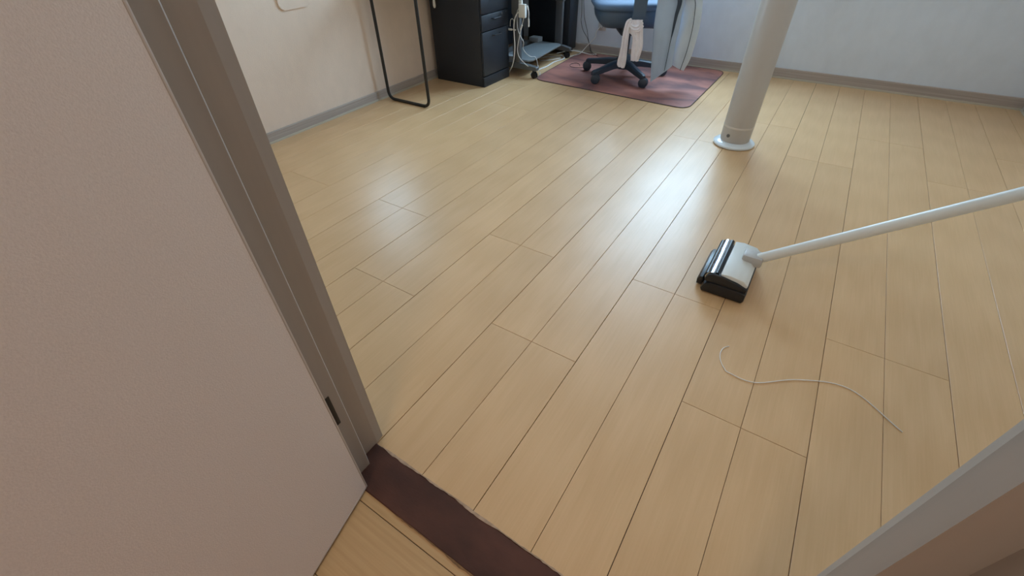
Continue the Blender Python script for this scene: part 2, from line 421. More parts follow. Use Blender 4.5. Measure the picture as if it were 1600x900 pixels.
def window(name, axis, pos, w, label):
    root = empty(name, (pos, (w[0]+w[1])/2, w[2]) if axis == 'x' else ((w[0]+w[1])/2, pos, w[2])); tag(root, label, 'window', kind='structure')
    hw = (w[1]-w[0]) / 2; h = w[3] - w[2]; f = 0.035
    def part(nm, L, mat):
        LL = [((-d, d, a0, a1, z0, z1) if axis == 'x' else (a0, a1, -d, d, z0, z1)) for a0, a1, z0, z1, d in L]
        return boxes(nm, LL, mat, root)
    part('window_frame', [(-hw, hw, 0, f, .035), (-hw, hw, h - f, h, .035), (-hw, -hw + f, f, h - f, .035), (hw - f, hw, f, h - f, .035)], 'steel_grey')
    part('pane', [(-hw + f, hw - f, f, h - f, .002)], 'pane')
    return root
window('window_1', 'y', YB + 0.08, WIN_BACK, 'back wall window above the office chair')
wn = window('window_2', 'x', -2.03, WIN_LEFT, 'left wall window above the tube frame')
wn.location = (-1.905 - 0.019 * 1.88 - 0.075, (WIN_LEFT[0]+WIN_LEFT[1])/2, WIN_LEFT[2]); wn.rotation_euler = (0, 0, math.atan(0.019))

# ------------------------------------------------------------------ door frame and door
fr = empty('trim_2'); tag(fr, 'greige wooden door frame with stop and casing', 'door frame', kind='structure')
H = 2.0
prism('jamb', [(-0.03, -0.516), (0.0, -0.516), (0.0, -0.4165), (-0.03, -0.4165)], 0.0, H, 'frame', fr)
prism('casing', [(-0.075, -0.41), (-0.075, -0.394), (-0.010, -0.392), (-0.004, -0.3945), (0.0, -0.4165), (-0.03, -0.4165), (-0.03, -0.41)], 0.0, H + 0.07, 'frame', fr)
prism('door_stop', [(-0.002, -0.500), (0.0265, -0.500), (0.0265, -0.4665), (0.0250, -0.4655), (-0.002, -0.453)], 0.0, H, 'frame', fr)
prism('jamb', [(DX1, -0.516), (DX1 + 0.03, -0.516), (DX1 + 0.03, -0.4165), (DX1, -0.4165)], 0.0, H, 'frame', fr)
prism('casing', [(DX1, -0.4165), (DX1 + 0.01, -0.392), (DX1 + 0.075, -0.394), (DX1 + 0.075, -0.41), (DX1 + 0.03, -0.41), (DX1 + 0.03, -0.4165)], 0.0, H + 0.07, 'frame', fr)
prism('door_stop', [(DX1 - 0.0265, -0.489), (DX1 + 0.002, -0.489), (DX1 + 0.002, -0.453), (DX1 - 0.0265, -0.4655)], 0.0, H, 'frame', fr)
box('head_jamb', -0.03, DX1 + 0.03, -0.516, -0.4165, H, H + 0.03, 'frame', fr)
box('head_casing', -0.004, DX1 + 0.004, -0.4165, -0.392, H, H + 0.07, 'frame', fr)

ang = math.atan2(-0.186, 0.044)
door = empty('door_1', (0.0665, -0.5085, 0.0), ang); tag(door, 'greyish open door leaf at the lower left, hinged on the frame', 'door', kind='structure')
# local x runs from the hinge edge to the handle edge; the face towards the room is at local y=0
DL = 0.76
box('leaf', 0.0045, DL - 0.0045, -0.035, 0.0, 0.014, 1.985, 'door', door)
box('edge_strip', 0.0, 0.0045, -0.035, 0.0004, 0.009, 1.99, 'door_edge', door, 0.0012)
box('edge_strip', DL - 0.0045, DL, -0.035, 0.0004, 0.009, 1.99, 'door_edge', door, 0.0012)
box('edge_strip', 0.0045, DL - 0.0045, -0.035, 0.0004, 0.009, 0.0138, 'door_edge', door, 0.0008)
box('handle_plate', DL - 0.075, DL - 0.045, 0.0, 0.006, 0.95, 1.07, 'chrome', door, 0.002)
tube('handle', [(DL - 0.06, 0.004, 1.02), (DL - 0.06, 0.045, 1.02), (DL - 0.075, 0.052, 1.02), (DL - 0.17, 0.052, 1.02)], 0.008, 'chrome', door, 10)
hg = box('hinge', 0.0262, 0.0276, -0.4995, -0.4850, 0.208, 0.300, 'black_metal', fr, 0.001)
hg['label'] = 'black hinge'
hg = box('hinge', 0.0262, 0.0276, -0.4995, -0.4850, 1.70, 1.792, 'black_metal', fr, 0.001)
hg['label'] = 'black hinge'

# ------------------------------------------------------------------ narrow side table with U-shaped tube legs
tb = empty('side_table', (-1.72, 1.77, 0)); tag(tb, 'narrow table on square-looped black tube legs beside the left wall', 'table')
def uleg(y):
    p = round_path([(-1.885 + 1.72, y - 1.77, 0.705), (-1.885 + 1.72, y - 1.77, 0.010), (-1.513 + 1.72, y - 1.77, 0.010), (-1.513 + 1.72, y - 1.77, 0.705)], 0.055, 8)
    bm = bmesh.new(); tube_into(bm, p, 0.010, 14); return finish(bm, 'leg', 'black_tube', tb, 50)
uleg(1.517)
box('table_top', -0.19, 0.21, -0.27, 0.63, 0.7005, 0.7205, 'cabinet', tb, 0.003)

# ------------------------------------------------------------------ black drawer cabinet
cb = empty('drawer_cabinet', (-1.683, 2.24, 0)); tag(cb, 'black metal drawer cabinet between the tube table and the desk', 'cabinet')
def B(name, x0, x1, y0, y1, z0, z1, mat, par=cb, bev=0.002): return box(name, x0 + 1.683, x1 + 1.683, y0 - 2.24, y1 - 2.24, z0, z1, mat, par, bev)
B('body', -1.910, -1.474, 2.072, 2.408, 0.0, 0.70, 'cabinet')
B('plinth', -1.474, -1.458, 2.073, 2.407, 0.0, 0.068, 'cabinet')
for z0, z1, kind in ((0.076, 0.357, 0), (0.362, 0.460, 1), (0.467, 0.58, 1), (0.586, 0.69, 1)):
    d = B('drawer', -1.474, -1.457, 2.076, 2.404, z0, z1, 'cabinet_front', cb, 0.0025)
    hz = z1 - 0.030
    bm = bmesh.new(); tube_into(bm, round_path([(-1.457 + 1.683, 2.195 - 2.24, hz), (-1.437 + 1.683, 2.195 - 2.24, hz), (-1.437 + 1.683, 2.285 - 2.24, hz), (-1.457 + 1.683, 2.285 - 2.24, hz)], 0.01, 4), 0.0042, 8)
    finish(bm, 'handle', 'cabinet', d, 50)
    if kind: cyl('lock', (-1.457 + 1.683, 2.322 - 2.24, z1 - 0.016), (-1.4545 + 1.683, 2.322 - 2.24, z1 - 0.016), 0.0065, 'steel_grey', d, 14)
    if kind: cyl('lock', (-1.457 + 1.683, 2.374 - 2.24, z1 - 0.012), (-1.4550 + 1.683, 2.374 - 2.24, z1 - 0.012), 0.0040, 'steel_grey', d, 12)

# ------------------------------------------------------------------ desk with grey metal frame on casters
dk = empty('computer_desk', (-1.5, 2.8, 0)); tag(dk, 'grey metal framed desk on casters with low shelf and black back panel', 'desk')
def D(name, x0, x1, y0, y1, z0, z1, mat, par=dk, bev=0.003): return box(name, x0 + 1.5, x1 + 1.5, y0 - 2.8, y1 - 2.8, z0, z1, mat, par, bev)
def caster(x, y, par, ox, oy, r=0.024, swivel=0.4, mat='rubber', wide=0.011):
    """twin wheel caster, centre of the stem at x,y"""
    c, s = math.cos(swivel), math.sin(swivel)
    hx, hy = x - ox + c * 0.012, y - oy + s * 0.012
    for k in (-1, 1):
        bm = bmesh.new()
        p0 = (hx - s * k * 0.004, hy + c * k * 0.004, r); p1 = (hx - s * k * (0.004 + wide), hy + c * k * (0.004 + wide), r)
        pm0 = Vector(p0).lerp(Vector(p1), 0.2); pm1 = Vector(p0).lerp(Vector(p1), 0.8)
        tube_into(bm, [p0, pm0, pm1, p1], [r * 0.9, r, r, r * 0.82], 20)
        finish(bm, 'wheel', mat, par, 40)
    bm = bmesh.new(); tube_into(bm, [(x - ox, y - oy, r * 1.2), (x - ox, y - oy, r * 2.5)], 0.007, 10)
    finish(bm, 'caster_stem', mat, par, 40)
for y in (2.462, 3.13):
    fx = 0.0 if y < 3 else -0.062
    ft = prism('foot', [(-0.36, 0.062), (0.262 + fx, 0.057), (0.268 + fx, 0.062), (0.268 + fx, 0.078), (0.262 + fx, 0.083), (0.13, 0.097), (-0.36, 0.097)], y - 2.8 - 0.021, y - 2.8 + 0.021, 'steel_grey', dk, 0.002, axis='y')
    caster(-1.272 if y < 3 else -1.337, y, dk, -1.5, 2.8, 0.0245, -0.2); caster(-1.82, y, dk, -1.5, 2.8, 0.0245, 0.5)
    D('column', -1.448, -1.385, y - 0.016, y + 0.016, 0.09, 0.70, 'steel_grey', dk, 0.004)
    D('column_sleeve', -1.455, -1.378, y - 0.019, y + 0.019, 0.42, 0.70, 'steel_grey', dk, 0.004)
for bx in ((-1.60, -1.455, 2.484, 2.53, 0.068, 0.128), (-1.66, -1.565, 3.03, 3.108, 0.115, 0.150)): D('beam_bracket', *bx, 'vac_white_dull', dk)
D('cross_beam', -1.70, -1.66, 2.483, 3.109, 0.075, 0.115, 'steel_grey', dk)
sh = prism('foot_shelf', [(-1.60 + 1.5, 2.486 - 2.8), (-1.335 + 1.5, 2.486 - 2.8), (-1.312 + 1.5, 2.52 - 2.8), (-1.365 + 1.5, 3.08 - 2.8), (-1.395 + 1.5, 3.106 - 2.8), (-1.60 + 1.5, 3.106 - 2.8)], 0.100, 0.114, 'shelf_grey', dk, 0.004)
D('back_panel', -1.80, -1.785, 2.44, 3.15, 0.10, 0.70, 'cabinet', dk)
D('side_panel', -1.79, -1.62, 2.44, 2.452, 0.14, 0.70, 'cabinet', dk)
D('desk_top', -1.88, -1.22, 2.42, 3.17, 0.70, 0.725, 'cabinet', dk, 0.004)

# ------------------------------------------------------------------ black computer tower behind the desk foot
pc = empty('computer_tower', (-1.58, 3.29, 0)); tag(pc, 'tall black computer tower standing between the desk and the back wall', 'computer')
box('case', -0.20, 0.205, -0.075, 0.085, 0.03, 0.64, 'cabinet', pc, 0.004)
box('front_panel', 0.205, 0.213, -0.072, 0.082, 0.033, 0.637, 'cabinet_front', pc, 0.003)
for fx in (-0.17, 0.18):
    for fy in (-0.055, 0.065): cyl('rubber_foot', (fx, fy, 0), (fx, fy, 0.031), 0.013, 'rubber', pc, 14)

# ------------------------------------------------------------------ red-brown chair mat
mt = empty('chair_mat', (-0.65, 2.88, 0)); tag(mt, 'rust red rounded floor mat under the office chair', 'mat')
def rounded_poly(P, r, n=8):
    out = []
    P = [Vector((*p, 0)) for p in P]
    for i in range(len(P)):
        a = (P[i-1] - P[i]).normalized(); b = (P[(i+1) % len(P)] - P[i]).normalized()
        s = P[i] + a * r; e = P[i] + b * r
        for k in range(n + 1):
            t = k / n; q = s * (1-t)**2 + P[i] * 2*t*(1-t) + e * t*t; out.append((q.x, q.y))
    return out
MATP = [(-1.250, 2.432), (-0.040, 2.362), (-0.036, 3.372), (-1.302, 3.372)]
pl = rounded_poly([(x + 0.65, y - 2.88) for x, y in MATP], 0.095)
prism('mat_sheet', [(x * 0.996, y * 0.996) for x, y in pl], 0.0008, 0.0046, 'carpet', mt, 0.001)
bm = bmesh.new(); pp = [Vector((x, y, 0.0032)) for x, y in pl]; pp.append(pp[0]); tube_into(bm, pp, 0.0032, 8)
finish(bm, 'rim', 'rim', mt, 50)

# ------------------------------------------------------------------ office chair (its back turned to the door)
CX, CY = -0.691, 2.834
MZ = 0.0046
ch = empty('office_chair', (CX, CY, MZ)); tag(ch, 'dark swivel office chair standing on the red mat, tinted blue for lens haze', 'chair')
A0 = math.radians(-112.0)
for i in range(5):
    a = A0 + i * math.radians(72); c, s = math.cos(a), math.sin(a)
    bm = bmesh.new()
    secs = []
    for r, zt, hh, ww in ((0.02, 0.128, 0.055, 0.030), (0.12, 0.120, 0.046, 0.025), (0.24, 0.098, 0.036, 0.021), (0.305, 0.090, 0.034, 0.019), (0.318, 0.082, 0.022, 0.013)):
        secs.append([bm.verts.new((c * r - s * w, s * r + c * w, z)) for w, z in ((-ww, zt - hh), (ww, zt - hh), (ww, zt - 0.008), (ww * 0.55, zt), (-ww * 0.55, zt), (-ww, zt - 0.008))])
    for p, q in zip(secs[:-1], secs[1:]):
        for k in range(6): bm.faces.new((p[k], p[(k+1) % 6], q[(k+1) % 6], q[k]))
    bm.faces.new(secs[0][::-1]); bm.faces.new(secs[-1])
    lg = finish(bm, 'base_leg', 'chair_base', ch, 35)
    caster(0.297 * c, 0.297 * s, lg, 0, 0, 0.033, (0.30, 0.10, 0.9, 2.0, -2.6)[i], 'chair_base', 0.018)
    cyl('screw', (0.285 * c, 0.285 * s, 0.0905), (0.285 * c, 0.285 * s, 0.0925), 0.004, 'chrome', lg, 10)
lathe('hub', [(0.045, 0.060), (0.055, 0.075), (0.055, 0.125), (0.042, 0.150), (0.030, 0.160)], 'chair_base', ch, 24)
lathe('gas_column', [(0.027, 0.150), (0.027, 0.30), (0.020, 0.302), (0.020, 0.37)], 'chair_base', ch, 20)
FD = Vector((-0.53, 0.85, 0)).normalized(); RD = Vector((FD.y, -FD.x, 0))
def CH(r, f, z): return Vector((RD.x * r + FD.x * f, RD.y * r + FD.y * f, z))
def superloft(name, secs, mat, par, n=40, e=0.42, smooth=60):
    """stack of superellipse sections: (z, half_width, half_depth, front_shift)"""
    bm = bmesh.new(); R = []
    for z, hw, hd, sh in secs:
        ring = []
        for k in range(n):
            t = 2 * math.pi * k / n
            cx = math.copysign(abs(math.cos(t)) ** e, math.cos(t)) * hw; sy = math.copysign(abs(math.sin(t)) ** e, math.sin(t)) * hd
            ring.append(bm.verts.new(CH(cx, sy + sh, z)))
        R.append(ring)
    for p, q in zip(R[:-1], R[1:]):
        for k in range(n): bm.faces.new((p[k], p[(k+1) % n], q[(k+1) % n], q[k]))
    bm.faces.new(R[0][::-1]); bm.faces.new(R[-1])
    return finish(bm, name, mat, par, smooth)
superloft('seat_shell', [(0.352, 0.180, 0.15, 0.02), (0.356, 0.200, 0.18, 0.02), (0.372, 0.219, 0.205, 0.02), (0.40, 0.236, 0.222, 0.02), (0.43, 0.244, 0.230, 0.02), (0.462, 0.246, 0.232, 0.02), (0.468, 0.240, 0.226, 0.02)], 'chair_shell', ch)
superloft('seat_cushion', [(0.464, 0.238, 0.228, 0.02), (0.468, 0.262, 0.246, 0.02), (0.480, 0.270, 0.252, 0.02), (0.496, 0.266, 0.250, 0.02), (0.508, 0.248, 0.235, 0.02), (0.513, 0.20, 0.19, 0.02), (0.510, 0.10, 0.10, 0.02)], 'chair_fabric', ch)
bm = bmesh.new()
box_into(bm, -0.07, 0.07, -0.12, 0.10, 0.300, 0.356, 0.012, 2)
for v in bm.verts: v.co = CH(v.co.x, v.co.y, v.co.z)
finish(bm, 'tilt_mechanism', 'chair_base', ch, 40)
# back support bar: wide flat J from under the seat up to the backrest
path = round_path([(0, -0.06, 0.375), (0, -0.285, 0.385), (0, -0.300, 0.62), (0, -0.285, 0.80)], 0.07, 8)
bm = bmesh.new(); R = []
for i, p in enumerate(path):
    d = (path[min(i+1, len(path)-1)] - path[max(i-1, 0)]).normalized(); nn = Vector((0, d.z, -d.y))
    hw = 0.042 if p.z > 0.40 else 0.040
    R.append([bm.verts.new(CH(w * 1.0, p.y + nn.y * t, p.z + nn.z * t)) for w, t in ((-hw, -0.009), (hw, -0.009), (hw, 0.009), (-hw, 0.009))])
for p, q in zip(R[:-1], R[1:]):
    for k in range(4): bm.faces.new((p[k], p[(k+1) % 4], q[(k+1) % 4], q[k]))
bm.faces.new(R[0][::-1]); bm.faces.new(R[-1])
bmesh.ops.bevel(bm, geom=[e for e in bm.edges if len(e.link_faces) == 2 and e.calc_face_angle(0) > 1.2], offset=0.003, segments=2, affect='EDGES')
finish(bm, 'back_support_bar', 'chair_shell', ch, 40)
bm = bmesh.new(); R = []
for j in range(13):
    z = 0.68 + 0.40 * j / 12; hw = 0.200 * (1 - 0.16 * abs(j / 12 - 0.45) ** 2 * 4); row = []
    if j in (0, 12): hw *= 0.86
    for side in (0, 1):
        for k in range(13):
            t = -1 + 2 * k / 12
            if side: t = -t
            th = 0.022 * (1 - abs(t) ** 4) * (0.35 if j in (0, 12) else 1) + 0.006
            row.append(bm.verts.new(CH(hw * t, -0.272 + 0.055 * t * t - 0.02 * math.sin((j / 12) * math.pi) + (th if side else -th), z)))
    R.append(row)
n = len(R[0])
for p, q in zip(R[:-1], R[1:]):
    for k in range(n): bm.faces.new((p[k], p[(k+1) % n], q[(k+1) % n], q[k]))
bm.faces.new(R[0][::-1]); bm.faces.new(R[-1])
finish(bm, 'backrest', 'chair_fabric', ch, 60)
def CW(x, y, z): return Vector((x - CX, y - CY, z))
bm = bmesh.new(); tube_into(bm, round_path([CH(0.03, -0.285, 0.60), CH(0.09, -0.280, 0.605), CW(-0.50, 2.677, 0.606)], 0.02, 4), 0.012, 12); finish(bm, 'arm_bracket', 'chair_base', ch, 50)
bm = bmesh.new(); tube_into(bm, [CW(-0.52, 2.668, 0.606), CW(-0.507, 2.674, 0.606), CW(-0.232, 2.797, 0.606), CW(-0.222, 2.802, 0.606)], [0.010, 0.017, 0.017, 0.010], 16); finish(bm, 'armrest_pad', 'chair_fabric', ch, 50)
tube('height_lever', [CH(0.05, -0.02, 0.335), CH(0.16, -0.03, 0.335), CH(0.215, -0.03, 0.330)], 0.005, 'chair_base', ch, 8)

# ------------------------------------------------------------------ cloth hanging things
def sheet(name, left, right, thick, mat, parent=None, folds=(), nu=28, nv=44, bulge=0.0, hem=None, seed=1):
    """closed flat cloth tube between two edge curves (3-D point lists, top to bottom), with folds pushed along the facing normal"""
    Lp = spline(left, 12); Rp = spline(right, 12)
    def at(P, t):
        f = t * (len(P) - 1); i = min(int(f), len(P) - 2); return P[i].lerp(P[i+1], f - i)
    rr = random.Random(seed); bm = bmesh.new(); F = []; K = []
    for j in range(nv + 1):
        t = j / nv; a = at(Lp, t); b = at(Rp, t); d = (b - a); nrm = Vector((d.y, -d.x, 0))
        nrm = nrm.normalized() if nrm.length > 1e-6 else Vector((0.35, -0.93, 0))
        fr_, br_ = [], []
        for i in range(nu + 1):
            s = i / nu; p = a.lerp(b, s); off = bulge * math.sin(math.pi * s)
            for amp, fs, ph, slope, fade in folds:
                off += amp * math.sin(2 * math.pi * (fs * s + ph + slope * t)) * (1 - fade + fade * t)
            edge = min(1.0, 0.15 + 3.2 * math.sqrt(max(0.0, s * (1 - s))) * 0.62)
            fr_.append(bm.verts.new(p + nrm * (off + thick * edge))); br_.append(bm.verts.new(p + nrm * (off - thick * edge)))
        F.append(fr_); K.append(br_)
    for j in range(nv):
        for i in range(nu):
            bm.faces.new((F[j][i], F[j][i+1], F[j+1][i+1], F[j+1][i])); bm.faces.new((K[j][i], K[j+1][i], K[j+1][i+1], K[j][i+1]))
        bm.faces.new((F[j][0], F[j+1][0], K[j+1][0], K[j][0])); bm.faces.new((F[j][nu], K[j][nu], K[j+1][nu], F[j+1][nu]))
    for i in range(nu):
        bm.faces.new((F[0][i], K[0][i], K[0][i+1], F[0][i+1])); bm.faces.new((F[nv][i], F[nv][i+1], K[nv][i+1], K[nv][i]))
    return finish(bm, name, mat, parent, 70)

# grey trousers over the right shoulder of the backrest
tr = empty('trousers', (0, 0, 0)); tag(tr, 'light grey track trousers, tinted blue for haze, with dark piped seams hanging from the arm of the chair', 'trousers')
l1 = [(-0.485, 2.640, 0.638)] + [(-0.4509, 2.6550, 0.5438), (-0.4493, 2.6550, 0.4722), (-0.4452, 2.6550, 0.3909), (-0.4322, 2.6550, 0.2761), (-0.4193, 2.6550, 0.1640), (-0.4034, 2.6550, 0.0472)]
l1r = [(-0.318, 2.690, 0.638)] + [(-0.2922, 2.7050, 0.5474), (-0.2895, 2.7050, 0.4768), (-0.2867, 2.7050, 0.3927), (-0.2914, 2.7050, 0.3202), (-0.2894, 2.7050, 0.2340), (-0.2856, 2.7050, 0.1572)]
LEG1 = sheet('trouser_leg', l1, l1r, 0.006, 'trouser', tr, [(0.003, 1.1, 0.1, 0.2, 0.3), (0.0006, 3.0, 0.3, 0.9, 0.0)], bulge=0.008)
l2 = [(-0.345, 2.725, 0.638)] + [(-0.2978, 2.7350, 0.5434), (-0.2975, 2.7350, 0.4720), (-0.3031, 2.7350, 0.3865), (-0.3054, 2.7350, 0.3018), (-0.3062, 2.7350, 0.2261), (-0.2998, 2.7350, 0.1572)]
l2r = [(-0.232, 2.762, 0.638)] + [(-0.1971, 2.7850, 0.5434), (-0.1849, 2.7850, 0.4732), (-0.1777, 2.7850, 0.3893), (-0.1807, 2.7850, 0.3013), (-0.1893, 2.7850, 0.2050), (-0.2188, 2.7850, 0.1144)]
LEG2 = sheet('trouser_leg', l2, l2r, 0.006, 'trouser_pale', tr, [(0.0022, 1.6, 0.0, 1.4, 0.2), (0.0015, 1.2, 0.4, -3.7, 0.0)], bulge=0.014)
sheet('waist_fold', [(-0.485, 2.640, 0.634), (-0.497, 2.670, 0.646), (-0.508, 2.700, 0.62), (-0.512, 2.710, 0.56)], [(-0.232, 2.750, 0.634), (-0.246, 2.782, 0.646), (-0.256, 2.808, 0.62), (-0.262, 2.820, 0.56)], 0.005, 'trouser', tr, [(0.003, 2, 0, 0.3, 0)], nv=30)
def ribbon(name, pts, widths, depth_dir, mat, parent):
    P = spline(pts, 8); bm = bmesh.new(); R = []; n = len(P) - 1
    dd = Vector(depth_dir).normalized()
    for i, p in enumerate(P):
        d = (P[min(i+1, n)] - P[max(i-1, 0)]).normalized(); sd = d.cross(dd).normalized()
        w = interp(widths, i / n)[0] / 2
        R.append([bm.verts.new(p + sd * a + dd * b) for a, b in ((-w, -0.004), (w, -0.004), (w, 0.0018), (-w, 0.0018))])
    for a, b in zip(R[:-1], R[1:]):
        for k in range(4): bm.faces.new((a[k], a[(k+1) % 4], b[(k+1) % 4], b[k]))
    bm.faces.new(R[0][::-1]); bm.faces.new(R[-1])
    return finish(bm, name, mat, parent, 50)
TOC = (0.33, -0.94, 0.0)
ribbon('piping_and_shade', [(-0.352, 2.655, 0.632)] + [(-0.3101, 2.6680, 0.5508), (-0.3145, 2.6680, 0.4621), (-0.3170, 2.6680, 0.3699), (-0.3194, 2.6680, 0.3087), (-0.3204, 2.6680, 0.2058), (-0.3226, 2.6680, 0.1275)], [(0, 0.034), (0.18, 0.028), (0.45, 0.014), (0.6, 0.005), (0.7, 0.0035), (1, 0.0030)], TOC, 'piping_and_shade', tr)  # broad upper wedge paints the shadow of a gap in the cloth
ribbon('piping_and_shade', [(-0.262, 2.715, 0.632)] + [(-0.2331, 2.7350, 0.5473), (-0.2210, 2.7350, 0.5060), (-0.2101, 2.7350, 0.3982), (-0.2137, 2.7350, 0.2602), (-0.2318, 2.7350, 0.1282)], [(0, 0.0035), (1, 0.0035)], TOC, 'piping_and_shade', tr)

# off-white towel looped round the bottom of the support bar
tw = empty('towel', (0, 0, 0)); tag(tw, 'off-white towel looped round the chair support bar, two ends hanging', 'towel')
sheet('towel_end', [(-0.5776, 2.5560, 0.4475), (-0.6057, 2.5560, 0.4267), (-0.6181, 2.5560, 0.3614), (-0.6214, 2.5560, 0.2630), (-0.6332, 2.5560, 0.1676), (-0.6223, 2.5560, 0.1438)], [(-0.5635, 2.5560, 0.4301), (-0.5734, 2.5560, 0.3957), (-0.5768, 2.5560, 0.3344), (-0.5742, 2.5560, 0.2481), (-0.5718, 2.5560, 0.1750), (-0.5777, 2.5560, 0.1368)], 0.004, 'towel', tw, [(0.005, 1.7, 0.0, 0.1, 0.5), (0.0022, 3.6, 0.2, 0.2, 0.3)], nu=24)
sheet('towel_end', [(-0.5780, 2.5620, 0.4355), (-0.5791, 2.5620, 0.4018), (-0.5773, 2.5620, 0.3641), (-0.5497, 2.5620, 0.3359), (-0.5447, 2.5620, 0.2660), (-0.5439, 2.5620, 0.2341), (-0.5388, 2.5620, 0.1901)], [(-0.5014, 2.5620, 0.4415), (-0.4924, 2.5620, 0.4165), (-0.4817, 2.5620, 0.3538), (-0.4711, 2.5620, 0.2895), (-0.4751, 2.5620, 0.2498), (-0.4807, 2.5620, 0.2172), (-0.4854, 2.5620, 0.1923)], 0.004, 'towel', tw, [(0.0042, 2.3, 0.3, 0.15, 0.3), (0.0014, 5, 0.2, 0.1, 0.2)], nu=28)
sheet('towel_loop', [(-0.5814, 2.5560, 0.4435), (-0.5623, 2.5560, 0.4228), (-0.5408, 2.5560, 0.4153), (-0.5193, 2.5560, 0.4189), (-0.4994, 2.5560, 0.4426)], [(-0.5784, 2.5480, 0.4041), (-0.5585, 2.5480, 0.3795), (-0.5293, 2.5480, 0.3670), (-0.5035, 2.5480, 0.3731), (-0.4823, 2.5480, 0.3974)], 0.005, 'towel', tw, [(0.0040, 2.6, 0.2, 0.5, 0.0), (0.0015, 5.2, 0.0, -0.8, 0.0)], nu=30, nv=30)

# ------------------------------------------------------------------ adapter, plugs and cables by the desk
ad = empty('power_adapter', (-1.342, 2.420, 0.41)); tag(ad, 'white power adapter brick hanging on the desk column', 'adapter')
box('adapter_body', -0.028, 0.028, -0.016, 0.010, 0.0, 0.085, 'white_plastic', ad, 0.005)
box('plug', -0.042, -0.012, 0.008, 0.024, 0.030, 0.105, 'white_plastic', ad, 0.004)
tube('output_cord', [(0.024, -0.004, 0.080), (0.040, -0.006, 0.078), (0.052, -0.008, 0.058), (0.056, -0.008, 0.030), (0.056, -0.008, 0.0)], 0.0030, 'white_cable', ad)
cyl('connector', (0.056, -0.008, -0.002), (0.057, -0.008, -0.052), 0.0055, 'white_plastic', ad, 12)
cyl('connector', (0.044, -0.007, 0.073), (0.052, -0.008, 0.052), 0.0050, 'white_plastic', ad, 12)
c = tag(tube('power_cable', [(-1.3537, 2.4240, 0.4508), (-1.3866, 2.4240, 0.4366), (-1.4090, 2.4240, 0.4068), (-1.4210, 2.4240, 0.3527), (-1.4191, 2.4240, 0.2900), (-1.4143, 2.4240, 0.2174), (-1.4211, 2.4240, 0.1458), (-1.4369, 2.4240, 0.0849), (-1.4587, 2.4240, 0.0450)] + [(-1.49, 2.44, 0.012), (-1.53, 2.47, 0.004)], 0.0042, 'white_cable'), 'thick white cable dropping from the adapter past the cabinet corner', 'cable')
c = tag(tube('power_cable', [(-1.3818, 2.4340, 0.4673), (-1.3985, 2.4340, 0.4383), (-1.3990, 2.4340, 0.3817), (-1.3938, 2.4340, 0.3327), (-1.3715, 2.4340, 0.2885), (-1.3433, 2.4340, 0.2487)] + [(-1.372, 2.478, 0.190), (-1.350, 2.53, 0.135), (-1.340, 2.60, 0.1165), (-1.325, 2.58, 0.1165), (-1.302, 2.56, 0.112), (-1.280, 2.545, 0.075), (-1.262, 2.530, 0.030), (-1.258, 2.545, 0.003), (-1.30, 2.62, 0.0022)], 0.0022, 'white_cable'), 'thin white cable crossing the low desk shelf to its front edge', 'cable')
c = tag(tube('power_cable', [(-1.3394, 2.4300, 0.4113), (-1.3493, 2.4300, 0.3741), (-1.3604, 2.4300, 0.3404), (-1.3775, 2.4300, 0.2802), (-1.3952, 2.4300, 0.2007), (-1.3869, 2.4300, 0.1574), (-1.3637, 2.4300, 0.1288), (-1.3173, 2.4300, 0.0983)] + [(-1.30, 2.435, 0.086)], 0.0026, 'white_cable'), 'white cable looping down the desk column onto the desk foot', 'cable')
cyl('strain_relief', *[(-1.3532, 2.4300, 0.3616), (-1.3677, 2.4300, 0.3314)], 0.0060, 'white_plastic', c, 12)
c = tag(tube('short_cable', [(-1.455, 2.425, 0.345), (-1.450, 2.424, 0.385), (-1.432, 2.424, 0.395), (-1.415, 2.425, 0.372)], 0.0028, 'fan_grey'), 'short grey cable curl between cabinet and desk column', 'cable')
c = empty('white_plug', (-1.47, 2.426, 0.325)); tag(c, 'small white plug lying sideways between cabinet and desk column', 'plug')
cyl('plug_body', (-0.02, 0, 0), (0.03, 0, 0), 0.0075, 'white_plastic', c, 12); cyl('plug_neck', (0.03, 0, 0), (0.062, 0, 0.0), 0.0040, 'white_cable', c, 10)
tag(tube('cable', [(-1.33, 2.52, 0.006), (-1.345, 2.62, 0.006), (-1.330, 2.78, 0.006), (-1.345, 2.93, 0.006), (-1.325, 3.04, 0.006), (-1.335, 3.10, 0.006), (-1.40, 3.16, 0.006)], 0.0060, 'white_cable'), 'thick white cable on the floor in front of the desk feet', 'cable')
tag(tube('cable', [(-1.335, 3.03, 0.017), (-1.40, 2.95, 0.012), (-1.475, 2.93, 0.004), (-1.52, 2.99, 0.004), (-1.48, 3.07, 0.004), (-1.40, 3.07, 0.008), (-1.345, 3.045, 0.017)], 0.0035, 'white_cable'), 'thin white cable loop under the low desk shelf', 'cable')
tag(tube('cable', [(-1.46, 3.19, 0.010), (-1.415, 3.200, 0.022), (-1.36, 3.19, 0.040), (-1.30, 3.22, 0.042), (-1.24, 3.27, 0.025), (-1.19, 3.31, 0.0080), (-1.14, 3.345, 0.0075)], 0.0035, 'white_cable'), 'white cable arching over the mat corner by the computer tower', 'cable')

